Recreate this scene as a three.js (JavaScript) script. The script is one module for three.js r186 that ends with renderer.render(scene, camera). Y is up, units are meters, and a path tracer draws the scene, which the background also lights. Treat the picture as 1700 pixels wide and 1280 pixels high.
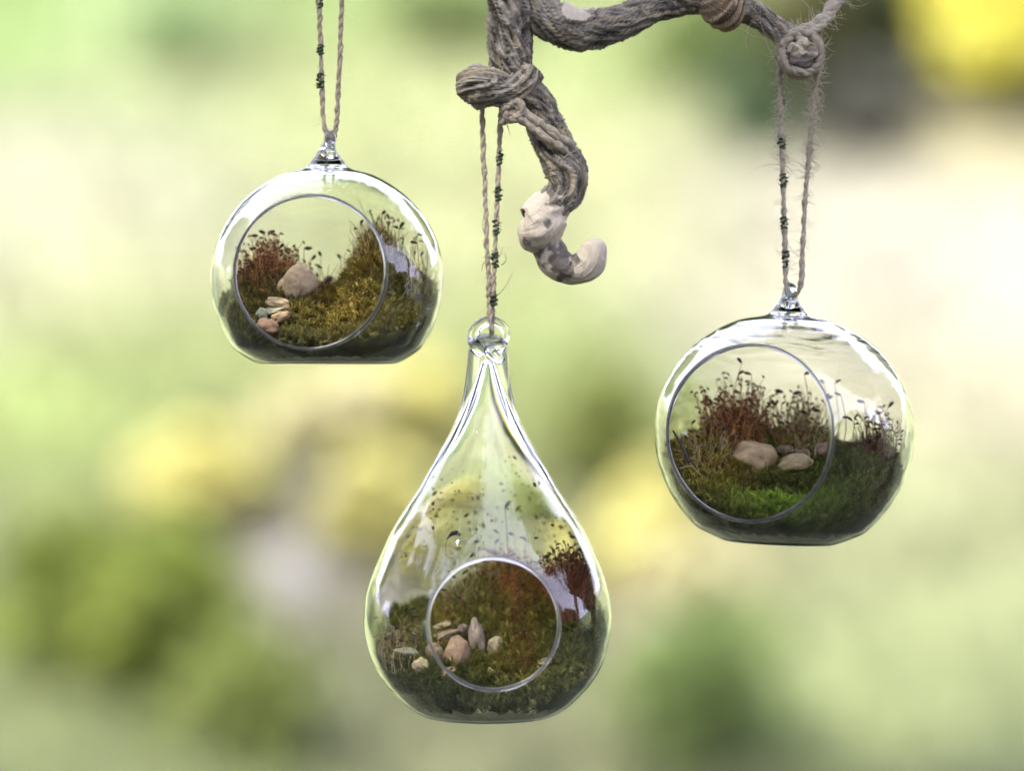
import * as THREE from 'three';
import { mergeGeometries, mergeVertices, toCreasedNormals } from 'three/addons/utils/BufferGeometryUtils.js';
import { Brush, Evaluator, SUBTRACTION } from 'three-bvh-csg';
import { createNoise3D } from 'simplex-noise';

// ------------------------------------------------------------------ camera, sky, sun, exposure
const scene = new THREE.Scene();
const EYE = new THREE.Vector3(0, 1.55, 1.28), K = 0.1323 / 640;          // K: slope of a sight line per pixel of the 1700-pixel-wide photograph
const U = K * EYE.z;                                                     // metres per such pixel in the plane of the hanging globes
const camera = new THREE.PerspectiveCamera(2 * Math.atan(0.1323) * 180 / Math.PI, 1024 / 772, 0.05, 600);
camera.position.copy(EYE); camera.lookAt(0, EYE.y, 0);
camera.focus = 1.262; camera.userData.fStop = 2.4;

const renderer = new THREE.WebGLRenderer({ antialias: true });
renderer.toneMapping = THREE.LinearToneMapping; renderer.toneMappingExposure = 3.3;
renderer.shadowMap.enabled = true;
{
  const W = 256, H = 128, d = new Float32Array(W * H * 4);
  for (let r = 0; r < H; r++) for (let c = 0; c < W; c++) {
    const up = Math.max(0, Math.sin(((r + 0.5) / H - 0.5) * Math.PI)), t = Math.pow(up, 0.55);
    const zen = [0.86, 0.9, 1.15], hor = [1.3, 1.3, 1.95];
    for (let k = 0; k < 3; k++) d[(r * W + c) * 4 + k] = hor[k] + (zen[k] - hor[k]) * t;
    d[(r * W + c) * 4 + 3] = 1;
  }
  const sky = new THREE.DataTexture(d, W, H, THREE.RGBAFormat, THREE.FloatType);
  sky.mapping = THREE.EquirectangularReflectionMapping; sky.magFilter = THREE.LinearFilter; sky.needsUpdate = true;
  scene.background = sky; scene.environment = sky;
}
const sun = new THREE.DirectionalLight(new THREE.Color(1, 0.95, 0.82), 3.5);
const SUN = new THREE.Vector3(-0.48, 0.78, 0.5).normalize();
sun.position.copy(SUN).multiplyScalar(40); sun.castShadow = true; sun.shadow.radius = 3;
Object.assign(sun.shadow.camera, { left: -12, right: 12, top: 12, bottom: -12, near: 1, far: 90 });
scene.add(sun, sun.target);

// ------------------------------------------------------------------ helpers
function rng(a) { return () => { a |= 0; a = a + 0x6D2B79F5 | 0; let t = Math.imul(a ^ a >>> 15, 1 | a); t = t + Math.imul(t ^ t >>> 7, 61 | t) ^ t; return ((t ^ t >>> 14) >>> 0) / 4294967296; }; }
const noise3 = createNoise3D(rng(7));
const fbm = (x, y, z, o = 3) => { let s = 0, a = 0.5; for (let i = 0; i < o; i++) { s += a * noise3(x, y, z); x *= 2.1; y *= 2.1; z *= 2.1; a *= 0.5; } return s; };
const V = (x, y, z) => new THREE.Vector3(x, y, z);
const lerp = THREE.MathUtils.lerp, clamp = THREE.MathUtils.clamp, smooth = THREE.MathUtils.smoothstep;
const used = new Map();
function numbered(n) { const k = used.get(n) || 0; used.set(n, k + 1); return k ? n + '_' + String(k).padStart(3, '0') : n; }
const at = (px, py, z = 0) => V((px - 850) * K * (EYE.z - z), EYE.y - (py - 640) * K * (EYE.z - z), z);   // a point of the place, z metres towards the eye from the globes
function tag(o, label, category, group, kind) { if (label) o.userData.label = label; if (category) o.userData.category = category; if (group) o.userData.group = group; if (kind) o.userData.kind = kind; return o; }
function thing(name, pos, label, category, group, kind) { const o = new THREE.Group(); o.name = numbered(name); o.position.copy(pos); scene.add(o); return tag(o, label, category, group, kind); }
function part(name, geo, mat, parent, label) { const m = new THREE.Mesh(geo, mat); m.name = name; m.castShadow = m.receiveShadow = true; parent.add(m); if (label) m.userData.label = label; return m; }
function top(name, geo, mat, pos, label, category, group, kind) { const m = part(numbered(name), geo, mat, scene); m.position.copy(pos); return tag(m, label, category, group, kind); }
function copies(name, geo, mat, list, parent, kind) {                    // list of [Matrix4, Color]
  const m = new THREE.InstancedMesh(geo, mat, list.length); m.name = name; m.castShadow = m.receiveShadow = true;
  list.forEach(([a, c], i) => { m.setMatrixAt(i, a); if (c) m.setColorAt(i, c); });
  parent.add(m); if (kind) m.userData.kind = kind; return m;
}
function geom(pos, idx, col, uv) {
  const g = new THREE.BufferGeometry(); g.setAttribute('position', new THREE.Float32BufferAttribute(pos, 3)); if (idx) g.setIndex(idx);
  if (col) g.setAttribute('color', new THREE.Float32BufferAttribute(col, 3)); if (uv) g.setAttribute('uv', new THREE.Float32BufferAttribute(uv, 2));
  g.computeVertexNormals(); return g;
}
const rgb = (r, g, b) => new THREE.Color().setRGB(r, g, b);
const std = (o) => new THREE.MeshStandardMaterial({ roughness: 0.9, ...o });
const colored = std({ vertexColors: true });

// a tube through points [x, y, z, radius], in px, with radius and colour functions of (t, angle); y upwards
function limb(pts, { around = 40, along = 160, shape = () => 1, color, caps = true, closed = false, vscale = 1 } = {}) {
  const curve = new THREE.CatmullRomCurve3(pts.map((p) => V(p[0], p[1], p[2])), closed, 'centripetal'), n = pts.length - (closed ? 0 : 1);
  const rad = (t) => { const f = t * n, i = Math.min(n - 1, Math.floor(f)), w = f - i, P = (k) => pts[closed ? (k + pts.length) % pts.length : clamp(k, 0, n)][3], a = P(i - 1), b = P(i), c = P(i + 1), d = P(i + 2);
    return Math.max(0.05, 0.5 * (2 * b + (c - a) * w + (2 * a - 5 * b + 4 * c - d) * w * w + (3 * b - 3 * c + d - a) * w * w * w)); };
  const pos = [], idx = [], col = [], uv = [];
  let nrm = null, prev = null, len = 0, lastP = null;
  for (let i = 0; i <= along; i++) {
    const t = i / along, p = curve.getPoint(t), tan = curve.getTangent(t);
    if (!nrm) { nrm = V(0, 0, 1).addScaledVector(tan, -tan.z); if (nrm.length() < 0.2) nrm = V(0, 1, 0).addScaledVector(tan, -tan.y); nrm.normalize(); }
    else nrm.addScaledVector(tan, -nrm.dot(tan)).normalize();
    const bin = tan.clone().cross(nrm), r = rad(t);
    if (lastP) len += p.distanceTo(lastP); lastP = p;
    for (let j = 0; j <= around; j++) {
      const a = j / around * Math.PI * 2, rr = r * shape(t, a === Math.PI * 2 ? 0 : a, p, len);
      const q = p.clone().addScaledVector(nrm, Math.cos(a) * rr).addScaledVector(bin, Math.sin(a) * rr);
      pos.push(q.x, q.y, q.z); uv.push(j / around, len / 100 * vscale);
      if (color) { const c = color(t, a === Math.PI * 2 ? 0 : a, q, shape(t, a === Math.PI * 2 ? 0 : a, p, len), len); col.push(c[0], c[1], c[2]); }
    }
  }
  const w = around + 1;
  for (let i = 0; i < along; i++) for (let j = 0; j < around; j++) { const a = i * w + j; idx.push(a, a + 1, a + w, a + 1, a + w + 1, a + w); }
  if (caps && !closed) for (const [row, flip] of [[0, true], [along, false]]) {
    const k = pos.length / 3, c = V(0, 0, 0); for (let j = 0; j < around; j++) c.add(V(...pos.slice((row * w + j) * 3, (row * w + j) * 3 + 3))); c.multiplyScalar(1 / around);
    const tan = curve.getTangent(row ? 1 : 0).multiplyScalar((row ? 1 : -1) * rad(row ? 1 : 0) * 0.35); c.add(tan);
    pos.push(c.x, c.y, c.z); uv.push(0.5, 0); if (color) { const q = color(row ? 1 : 0, 0, c, 1, len); col.push(...q); }
    for (let j = 0; j < around; j++) { const a = row * w + j; flip ? idx.push(k, a + 1, a) : idx.push(k, a, a + 1); }
  }
  const g = geom(pos, idx, color && col, uv);
  // close the seam of the normals
  const nn = g.attributes.normal; for (let i = 0; i <= along; i++) { const a = i * w, b = a + around, x = nn.getX(a) + nn.getX(b), y = nn.getY(a) + nn.getY(b), z = nn.getZ(a) + nn.getZ(b), l = Math.hypot(x, y, z) || 1; for (const q of [a, b]) nn.setXYZ(q, x / l, y / l, z / l); }
  return g.scale(U, U, U);
}

// ------------------------------------------------------------------ ground: a flower bank that rises behind the globes
const rise = (x, z) => { const d = -z - 2.2; const h = d <= -0.6 ? 0 : d < 0.6 ? 0.46 * (d + 0.6) ** 2 / 2.4 : 0.46 * d; return h < 3.2 ? h : 3.2 + (h - 3.2) * 0.12; };
const hilly = (x, z) => rise(x, z) + 0.05 * fbm(x * 0.6, 0, z * 0.6, 2) * smooth(-z, 1, 4);
function onBank(px, py) {                                               // where the sight line through a pixel meets the bank
  const dx = (px - 850) * K, dy = -(py - 640) * K; let lo = 2, hi = 30;
  for (let d = 3; d < 30; d += 0.05) { if (EYE.y + dy * d < hilly(dx * d, EYE.z - d)) { hi = d; break; } }
  return V(dx * hi, EYE.y + dy * hi, EYE.z - hi);
}
const depthOf = (p) => EYE.z - p.z;
// patches of ground cover on the bank: [px, py, half width, half height, albedo]
const COVER = [
  [60, 330, 260, 130, [0.40, 0.40, 0.30]], [120, 480, 300, 80, [0.36, 0.37, 0.22]], [700, 180, 420, 110, [0.33, 0.36, 0.18]], [250, 180, 150, 60, [0.27, 0.31, 0.17]],
  [1450, 380, 330, 130, [0.40, 0.38, 0.335]], [1620, 480, 280, 130, [0.42, 0.41, 0.355]], [1250, 520, 220, 90, [0.40, 0.39, 0.31]], [1600, 640, 200, 110, [0.40, 0.38, 0.28]],
  [1600, 250, 160, 80, [0.38, 0.35, 0.2]], [1000, 380, 260, 130, [0.34, 0.35, 0.19]], [850, 330, 200, 120, [0.33, 0.35, 0.19]],
  [80, 40, 140, 80, [0.24, 0.34, 0.12]], [170, 40, 70, 90, [0.32, 0.38, 0.2]], [640, 30, 200, 60, [0.2, 0.27, 0.09]], [1000, 110, 120, 50, [0.26, 0.33, 0.12]],
  [300, 600, 260, 70, [0.24, 0.29, 0.11]], [600, 640, 180, 60, [0.28, 0.28, 0.12]], [950, 560, 150, 100, [0.22, 0.28, 0.09]], [60, 700, 160, 90, [0.24, 0.30, 0.10]],
  [1600, 900, 260, 120, [0.36, 0.385, 0.22]], [1400, 960, 200, 80, [0.33, 0.35, 0.2]], [1500, 1120, 300, 140, [0.32, 0.37, 0.19]], [1330, 1220, 160, 80, [0.28, 0.33, 0.15]],
  [480, 980, 140, 90, [0.27, 0.25, 0.21]], [1090, 1060, 110, 70, [0.27, 0.23, 0.17]], [600, 1140, 130, 80, [0.16, 0.17, 0.1]], [850, 1230, 300, 80, [0.2, 0.21, 0.12]], [1150, 930, 120, 70, [0.36, 0.30, 0.16]],
  [80, 1220, 160, 90, [0.22, 0.26, 0.12]], [400, 1200, 140, 80, [0.17, 0.22, 0.08]],
].map(([px, py, hw, hh, c]) => { const p = onBank(px, py), q = onBank(px, py - hh), r = onBank(px, py + hh); return { x: p.x, z: p.z, sx: hw * K * depthOf(p), sz: Math.max(0.15, (r.z - q.z) / 2), c: c.map((k, i) => k * [0.95, 0.94, 0.90][i] * (py > 850 ? 0.86 : 1)) }; });
function cover(x, z) {
  const far = smooth(z, -3.4, -2.2); let w = 0.12 + 60 * far, r = lerp(0.19, 0.055, far) * w, g = lerp(0.21, 0.06, far) * w, b = lerp(0.1, 0.03, far) * w;  // shade round the viewer put into the ground colour, to weaken its reflection
  for (const p of COVER) { const k = Math.exp(-1.1 * (((x - p.x) / p.sx) ** 2 + ((z - p.z) / p.sz) ** 2)); w += k; r += k * p.c[0]; g += k * p.c[1]; b += k * p.c[2]; }
  const n = 1 + 0.25 * fbm(x * 3, 1, z * 3, 3);
  return [r / w * n, g / w * n, b / w * n];
}
{
  const xs = [], zs = [], put = (list, a, b, s) => { for (let v = a; v < b - 1e-6; v += s) list.push(v); };
  put(xs, -200, -20, 20); put(xs, -20, -3.2, 1.2); put(xs, -3.2, 3.2, 0.06); put(xs, 3.2, 20, 1.2); put(xs, 20, 201, 20);
  put(zs, -300, -40, 20); put(zs, -40, -14, 2); put(zs, -14, -2, 0.06); put(zs, -2, 6, 0.8); put(zs, 6, 30, 4); put(zs, 30, 201, 20);
  const pos = [], col = [], idx = [], n = xs.length;
  for (const z of zs) for (const x of xs) { pos.push(x, hilly(x, z), z); col.push(...cover(x, z)); }
  for (let i = 0; i + 1 < zs.length; i++) for (let j = 0; j + 1 < n; j++) { const a = i * n + j; idx.push(a, a + n, a + 1, a + 1, a + n, a + n + 1); }
  top('ground', geom(pos, idx, col), std({ vertexColors: true, roughness: 1 }), V(0, 0, 0), 'blurred sunlit garden bank of pale grass and gravel behind the globes', null, null, 'structure');
}
// grass
{
  const R = rng(31), blade = geom([-0.004, 0, 0, 0.004, 0, 0, 0.012, 0.1, 0, -0.01, 0, 0.003, -0.002, 0, 0.003, -0.028, 0.085, 0.02, 0, 0, -0.003, 0.007, 0, -0.003, 0.01, 0.09, -0.035], [0, 1, 2, 3, 4, 5, 6, 7, 8]);
  const list = [], m = new THREE.Matrix4(), e = new THREE.Euler(), q = new THREE.Quaternion();
  for (let i = 0; i < 40000; i++) {
    const z = -3 - R() * 7.5, d = EYE.z - z, x = (R() * 2 - 1) * 0.22 * d, s = 0.4 + 0.6 * R(), c = cover(x, z), v = 0.85 + 0.3 * R();
    q.setFromEuler(e.set((R() - 0.5) * 0.5, R() * 6.28, (R() - 0.5) * 0.5));
    list.push([m.clone().compose(V(x, hilly(x, z) - 0.004, z), q, V(s, s, s)), rgb(c[0] * v, c[1] * v, c[2] * v)]);
  }
  const g = copies('grass', blade, new THREE.MeshPhysicalMaterial({ roughness: 1, transmission: 0.35, side: THREE.DoubleSide }), list, scene);
  tag(g, 'short grass and small plants covering the blurred garden bank', null, null, 'stuff');
}

// ------------------------------------------------------------------ plants of the background
const leafGeo = geom([0, 0, 0, 0.22, 0.45, 0.06, 0, 1, -0.05, -0.22, 0.45, 0.06, 0, 0.45, 0], [0, 1, 4, 1, 2, 4, 4, 2, 3, 0, 4, 3]);
const leafMat = new THREE.MeshPhysicalMaterial({ roughness: 0.9, specularIntensity: 0.3, transmission: 0.5, side: THREE.DoubleSide });
const petalGeo = (() => { const g = []; for (let k = 0; k < 5; k++) { const p = geom([0, 0, 0, 0.3, 0.12, 0.55, 0, 0.2, 1, -0.3, 0.12, 0.55], [0, 1, 2, 0, 2, 3]); p.rotateY(k * Math.PI * 0.4); g.push(p); } return mergeGeometries(g); })();
const petalMat = new THREE.MeshPhysicalMaterial({ roughness: 0.9, transmission: 0.3, side: THREE.DoubleSide });
const stemMat = std({ color: rgb(0.12, 0.12, 0.06) });
function shrub(name, seed, base, rx, ry, { leaf = [0.1, 0.15, 0.04], leaves = 1500, size = 0.07, flowers = 0, flower = [0.8, 0.62, 0.05], fsize = 0.03, lift = 0.15, label, category = 'shrub', group, crown = 'foliage', thin = 0.55 }) {
  const R = rng(seed), o = thing(name, base, label, category, group), m = new THREE.Matrix4(), q = new THREE.Quaternion(), e = new THREE.Euler(), list = [], fl = [];
  const cy = ry * (1 + lift), clumps = [];
  for (let i = 0; i < 22; i++) { const u = R() * 6.28, w = Math.acos(1 - 1.7 * R()), k = 0.45 + 0.5 * R(); clumps.push([Math.cos(u) * Math.sin(w) * k, Math.cos(w) * k, Math.sin(u) * Math.sin(w) * k, 0.28 + 0.25 * R(), 0.75 + 0.5 * R()]); }
  const spot = () => { const c = clumps[Math.floor(R() * clumps.length)]; let a, b, d; do { a = R() * 2 - 1; b = R() * 2 - 1; d = R() * 2 - 1; } while (a * a + b * b + d * d > 1); const k = c[3] * 1.15; return [V((c[0] + a * k) * rx, cy + (c[1] + b * k) * ry, (c[2] + d * k) * rx), c[4], b]; };
  for (let i = 0; i < leaves * thin; i++) { const [p, t] = spot(), s = size * (0.6 + 0.7 * R()), v = t * (0.8 + 0.4 * R()); q.setFromEuler(e.set(R() * 6.28, R() * 6.28, R() * 6.28)); list.push([m.clone().compose(p, q, V(s, s, s)), rgb(leaf[0] * v, leaf[1] * v, leaf[2] * v)]); }
  for (let i = 0; i < flowers; i++) { const [p] = spot(), s = fsize * (0.7 + 0.6 * R()), v = 0.85 + 0.3 * R(); p.y += ry * 0.12; p.z += rx * 0.12; q.setFromEuler(e.set(0.5 + (R() - 0.5) * 1.4, R() * 6.28, (R() - 0.5) * 1.4)); fl.push([m.clone().compose(p, q, V(s, s, s)), rgb(flower[0] * v, flower[1] * v, flower[2] * v)]); }
  const stems = clumps.slice(0, 9).map((c) => { const a = V((R() - 0.5) * rx * 0.2, -0.05, (R() - 0.5) * rx * 0.2), b = V(c[0] * rx, cy + c[1] * ry, c[2] * rx), mid = a.clone().lerp(b, 0.5).add(V(0, ry * 0.1, 0)); return new THREE.TubeGeometry(new THREE.QuadraticBezierCurve3(a, mid, b), 6, Math.max(0.004, 0.022 * rx), 5); });
  part('stem', mergeGeometries(stems), stemMat, o);
  copies(crown, leafGeo, leafMat, list, o, 'stuff');
  if (fl.length) copies('flowers', petalGeo, petalMat, fl, o, 'stuff');
  return o;
}
// a shrub whose middle is seen at (px, py) with half width hw and half height hh, rooted on the bank
function bush(name, seed, px, py, hw, hh, opt) {
  const b = onBank(px, py + hh * 0.95), d = depthOf(b), ry = hh * K * d, base = V(b.x, hilly(b.x, b.z), b.z);
  return shrub(name, seed, base, hw * K * d, ry, { lift: -0.05, ...opt });
}
const YF = [0.66, 0.62, 0.22], PALEY = [0.6, 0.56, 0.32];
bush('flowering_bush', 101, 1680, 60, 140, 140, { leaf: [0.239, 0.243, 0.034], leaves: 500, flowers: 3600, flower: [0.76, 0.72, 0.12], fsize: 0.04, label: 'blurred bush of bright yellow flowers in the upper right corner', category: 'flowering bush' });
bush('dark_shrub', 102, 1420, 55, 135, 125, { thin: 1, leaf: [0.058, 0.068, 0.025], leaves: 3200, label: 'blurred very dark green shrub beside the bright yellow bush at upper right' });
bush('grey_shrub', 103, 1440, 200, 80, 70, { leaf: [0.160, 0.160, 0.130], leaves: 1100, label: 'blurred greyish brown low shrub below the very dark shrub' });
bush('dark_shrub', 104, 1235, 190, 55, 75, { thin: 0.4, leaf: [0.138, 0.213, 0.099], leaves: 1100, label: 'blurred narrow green shrub left of the right hanging cords' });
bush('olive_shrub', 105, 1310, 90, 70, 120, { leaf: [0.147, 0.144, 0.044], leaves: 1500, label: 'blurred olive brown shrub behind the knotted branch end' });
bush('green_shrub', 106, 330, 40, 130, 80, { thin: 0.2, leaf: [0.32, 0.44, 0.2], leaves: 1500, label: 'blurred mid green shrub at the top left behind the left cord' });
bush('green_shrub', 107, 1180, 60, 110, 80, { leaf: [0.205, 0.276, 0.075], leaves: 1300, label: 'blurred light green shrub under the right limb of the branch' });
bush('green_shrub', 108, 760, 20, 120, 60, { leaf: [0.205, 0.263, 0.090], leaves: 1000, label: 'blurred yellow green shrub at the top left of the branch stem' });
bush('dark_shrub', 109, 1010, 720, 95, 110, { thin: 0.45, leaf: [0.268, 0.307, 0.085], leaves: 1425, label: 'blurred dark green shrub between the drop and the right globe' });
bush('green_shrub', 110, 110, 1010, 120, 120, { thin: 0.85, leaf: [0.250, 0.307, 0.061], leaves: 1650, label: 'blurred dark green shrub at the lower left edge' });
bush('green_shrub', 111, 310, 1010, 80, 120, { thin: 0.85, leaf: [0.250, 0.307, 0.057], leaves: 1125, label: 'blurred dark green shrub left of the drop under the yellow clump' });
bush('leafy_plant', 112, 210, 1060, 70, 130, { thin: 0.5, leaf: [0.346, 0.408, 0.090], leaves: 700, label: 'blurred yellow green leafy plant between two dark green shrubs at lower left', category: 'plant' });
bush('green_shrub', 113, 1150, 1150, 150, 150, { thin: 0.4, leaf: [0.268, 0.354, 0.114], leaves: 1425, label: 'blurred dark green shrub at the bottom right of the drop' });
bush('green_shrub', 114, 420, 1180, 100, 90, { thin: 0.6, leaf: [0.285, 0.339, 0.099], leaves: 1125, label: 'blurred grey green shrub at the bottom left of the drop' });
const YG = 'yellow flower clumps in the blurred flower bed';
bush('yellow_flowers', 121, 335, 815, 85, 70, { leaf: [0.239, 0.255, 0.068], leaves: 350, flowers: 600, flower: YF, label: 'blurred yellow flower clump below the left globe', category: 'flower clump', group: YG });
bush('yellow_flowers', 122, 560, 720, 110, 70, { leaf: [0.263, 0.276, 0.080], leaves: 450, flowers: 800, flower: PALEY, label: 'blurred pale yellow flower clump left of the drop neck', category: 'flower clump', group: YG });
bush('yellow_flowers', 123, 690, 700, 75, 75, { leaf: [0.239, 0.255, 0.068], leaves: 350, flowers: 480, flower: YF, label: 'blurred yellow flower clump behind the drop neck', category: 'flower clump', group: YG });
bush('yellow_flowers', 124, 620, 860, 80, 80, { leaf: [0.239, 0.243, 0.068], leaves: 500, flowers: 420, flower: YF, label: 'blurred yellow flower clump touching the left shoulder of the drop', category: 'flower clump', group: YG });
bush('yellow_flowers', 125, 1075, 900, 75, 80, { leaf: [0.239, 0.243, 0.068], leaves: 350, flowers: 480, flower: YF, label: 'blurred yellow flower clump between the drop and the right globe', category: 'flower clump', group: YG });
bush('yellow_flowers', 126, 1130, 990, 70, 60, { leaf: [0.239, 0.243, 0.080], leaves: 350, flowers: 420, flower: PALEY, label: 'blurred pale yellow flower clump right of the drop belly', category: 'flower clump', group: YG });
// two stones
function boulder(seed, px, py, rx, ry, tilt, c, label) {
  const p = onBank(px, py), d = depthOf(p), g = new THREE.IcosahedronGeometry(1, 12), a = g.attributes.position;
  for (let i = 0; i < a.count; i++) { const x = a.getX(i), y = a.getY(i), z = a.getZ(i), k = 1 + 0.22 * fbm(x * 1.3 + seed, y * 1.3, z * 1.3, 4); a.setXYZ(i, x * k * rx * K * d, y * k * ry * K * d, z * k * rx * K * d); }
  g.computeVertexNormals(); const m = top('garden_stone', mergeVertices(g), std({ color: rgb(...c) }), V(p.x, p.y + ry * K * d * 0.25, p.z), label, 'stone'); m.rotation.z = tilt; return m;
}
boulder(3, 500, 990, 80, 55, -0.9, [0.25, 0.24, 0.235], 'blurred pale grey stone in the flower bed left of the drop');
boulder(9, 1075, 1085, 75, 50, 0.9, [0.24, 0.21, 0.19], 'blurred brownish grey stone in the flower bed right of the drop');
boulder(5, 545, 845, 45, 45, -0.5, [0.26, 0.23, 0.21], 'blurred small grey stone behind the yellow clumps left of the drop');

// unseen trees added to shade the globes and block sky reflections in the glass
function tree(seed, x, z, h, r, leaf, label, n = 9000, size = 0.22) {
  const R = rng(seed), o = thing('added_tree', V(x, hilly(x, z), z), label, 'tree');
  part('trunk', new THREE.CylinderGeometry(0.09, 0.16, h, 12, 4).translate(0, h / 2, 0), std({ color: rgb(0.12, 0.09, 0.06) }), o);
  const list = [], m = new THREE.Matrix4(), q = new THREE.Quaternion(), e = new THREE.Euler();
  for (let i = 0; i < n; i++) { let a, b, c; do { a = R() * 2 - 1; b = R() * 2 - 1; c = R() * 2 - 1; } while (a * a + b * b + c * c > 1 || fbm(a * 2 + seed, b * 2, c * 2, 2) < -0.28); const s = size * (0.6 + 0.8 * R()), v = 0.7 + 0.6 * R(); q.setFromEuler(e.set(R() * 6.28, R() * 6.28, R() * 6.28)); list.push([m.clone().compose(V(a * r, h + b * r * 0.85, c * r), q, V(s * 1.6, s, s)), rgb(leaf[0] * v, leaf[1] * v, leaf[2] * v)]); }
  copies('crown', leafGeo, leafMat, list, o, 'stuff');
}
tree(201, -2.6, 2.9, 5.0, 2.3, [0.06, 0.09, 0.03], 'unseen leafy tree added behind the viewer on the left to shade the globes', 800, 0.26);
tree(202, -1.2, 6.5, 3.4, 3.0, [0.05, 0.08, 0.03], 'unseen broad tree added straight behind the viewer to darken the glass reflections');
tree(206, 3.4, -0.1, 4.65, 1.7, [0.06, 0.09, 0.03], 'leafy tree added close to the right of the globes, outside the view, to block sky glare', 2600, 0.26);
tree(209, 1.6, -0.75, 5.2, 2.0, [0.06, 0.09, 0.03], 'unseen tree added close to the right, its crown blocking sky glare over the globes', 3200, 0.26);
tree(208, -2.0, 0.9, 5.4, 2.0, [0.06, 0.09, 0.03], 'unseen thin crowned tree added at the left to block sky over the globes', 1500, 0.26);
tree(203, 2.6, 7.4, 3.0, 2.4, [0.05, 0.08, 0.03], 'unseen tree added behind the viewer on the right to darken the glass reflections');
tree(204, -5.4, 0.8, 2.6, 2.3, [0.05, 0.08, 0.03], 'unseen tree added far to the left of the globes to darken the glass reflections');
tree(205, 6.5, 4.0, 2.2, 2.0, [0.05, 0.08, 0.03], 'unseen tree added far to the right of the globes to darken the glass reflections');

tree(207, 5.4, 0.9, 1.25, 1.05, [0.05, 0.08, 0.03], 'unseen small round tree added to the right of the globes to narrow the reflected sky', 5000);
tree(211, -6.6, -3.4, 3.6, 2.2, [0.10, 0.14, 0.04], 'tree added left of the bank, outside the view, to block sky reflections', 5000, 0.3);
tree(212, 6.6, -3.0, 3.4, 2.2, [0.10, 0.14, 0.04], 'tree added right of the bank, outside the view, to block sky reflections', 5000, 0.3);
tree(213, -5.5, -11.5, 2.6, 2.4, [0.11, 0.15, 0.04], 'unseen tree added on top of the bank towards the left to block sky reflections', 5000, 0.32);
tree(214, 0.3, -13.5, 2.6, 2.6, [0.11, 0.15, 0.04], 'unseen tree added on top of the bank in the middle to block sky reflections', 5000, 0.32);
tree(215, 5.6, -11.5, 2.6, 2.4, [0.10, 0.14, 0.04], 'unseen tree added on top of the bank towards the right to block sky reflections', 5000, 0.32);

// ------------------------------------------------------------------ glass
const glass = new THREE.MeshPhysicalMaterial({ color: rgb(0.985, 0.995, 0.985), transmission: 1, thickness: 0.0015, roughness: 0, ior: 1.45 });
const lipGlass = new THREE.MeshPhysicalMaterial({ color: rgb(0.99, 0.99, 1), transmission: 1, thickness: 0.0015, roughness: 0.28, ior: 1.45 });
const csg = new Evaluator(); csg.attributes = ['position', 'normal']; csg.useGroups = false;
// profile: [half width, height] from the foot's centre up to the top's centre (px, height 0 at the foot); returns tables for the inside
function vessel(outer, wall, foot, closeAt) {
  const oc = new THREE.SplineCurve(outer.map(([w, y]) => new THREE.Vector2(w, y))), O = oc.getSpacedPoints(150); O[0].x = 0; O[O.length - 1].x = 0;
  const I = [];
  for (let i = 0; i < O.length; i++) { const a = O[Math.max(0, i - 1)], b = O[Math.min(O.length - 1, i + 1)], t = b.clone().sub(a).normalize(); const p = new THREE.Vector2(O[i].x - t.y * wall(O[i].y), O[i].y + t.x * wall(O[i].y)); p.y = Math.max(p.y, foot); if (p.y > closeAt) break; if (p.x > 0) I.push(p); }
  I[0].x = 0.001; I[I.length - 1].x = 0.001;
  const inW = (y) => { if (y <= I[0].y || y >= I[I.length - 1].y) return 0; for (let i = 1; i < I.length; i++) if (I[i].y >= y && I[i].y > I[i - 1].y) return lerp(I[i - 1].x, I[i].x, (y - I[i - 1].y) / (I[i].y - I[i - 1].y)); return 0; };
  const outW = (y) => { for (let i = 1; i < O.length; i++) if (O[i].y >= y && O[i].y > O[i - 1].y) return lerp(O[i - 1].x, O[i].x, (y - O[i - 1].y) / (O[i].y - O[i - 1].y)); return 0; };
  return { O, I, inW, outW };
}
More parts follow.
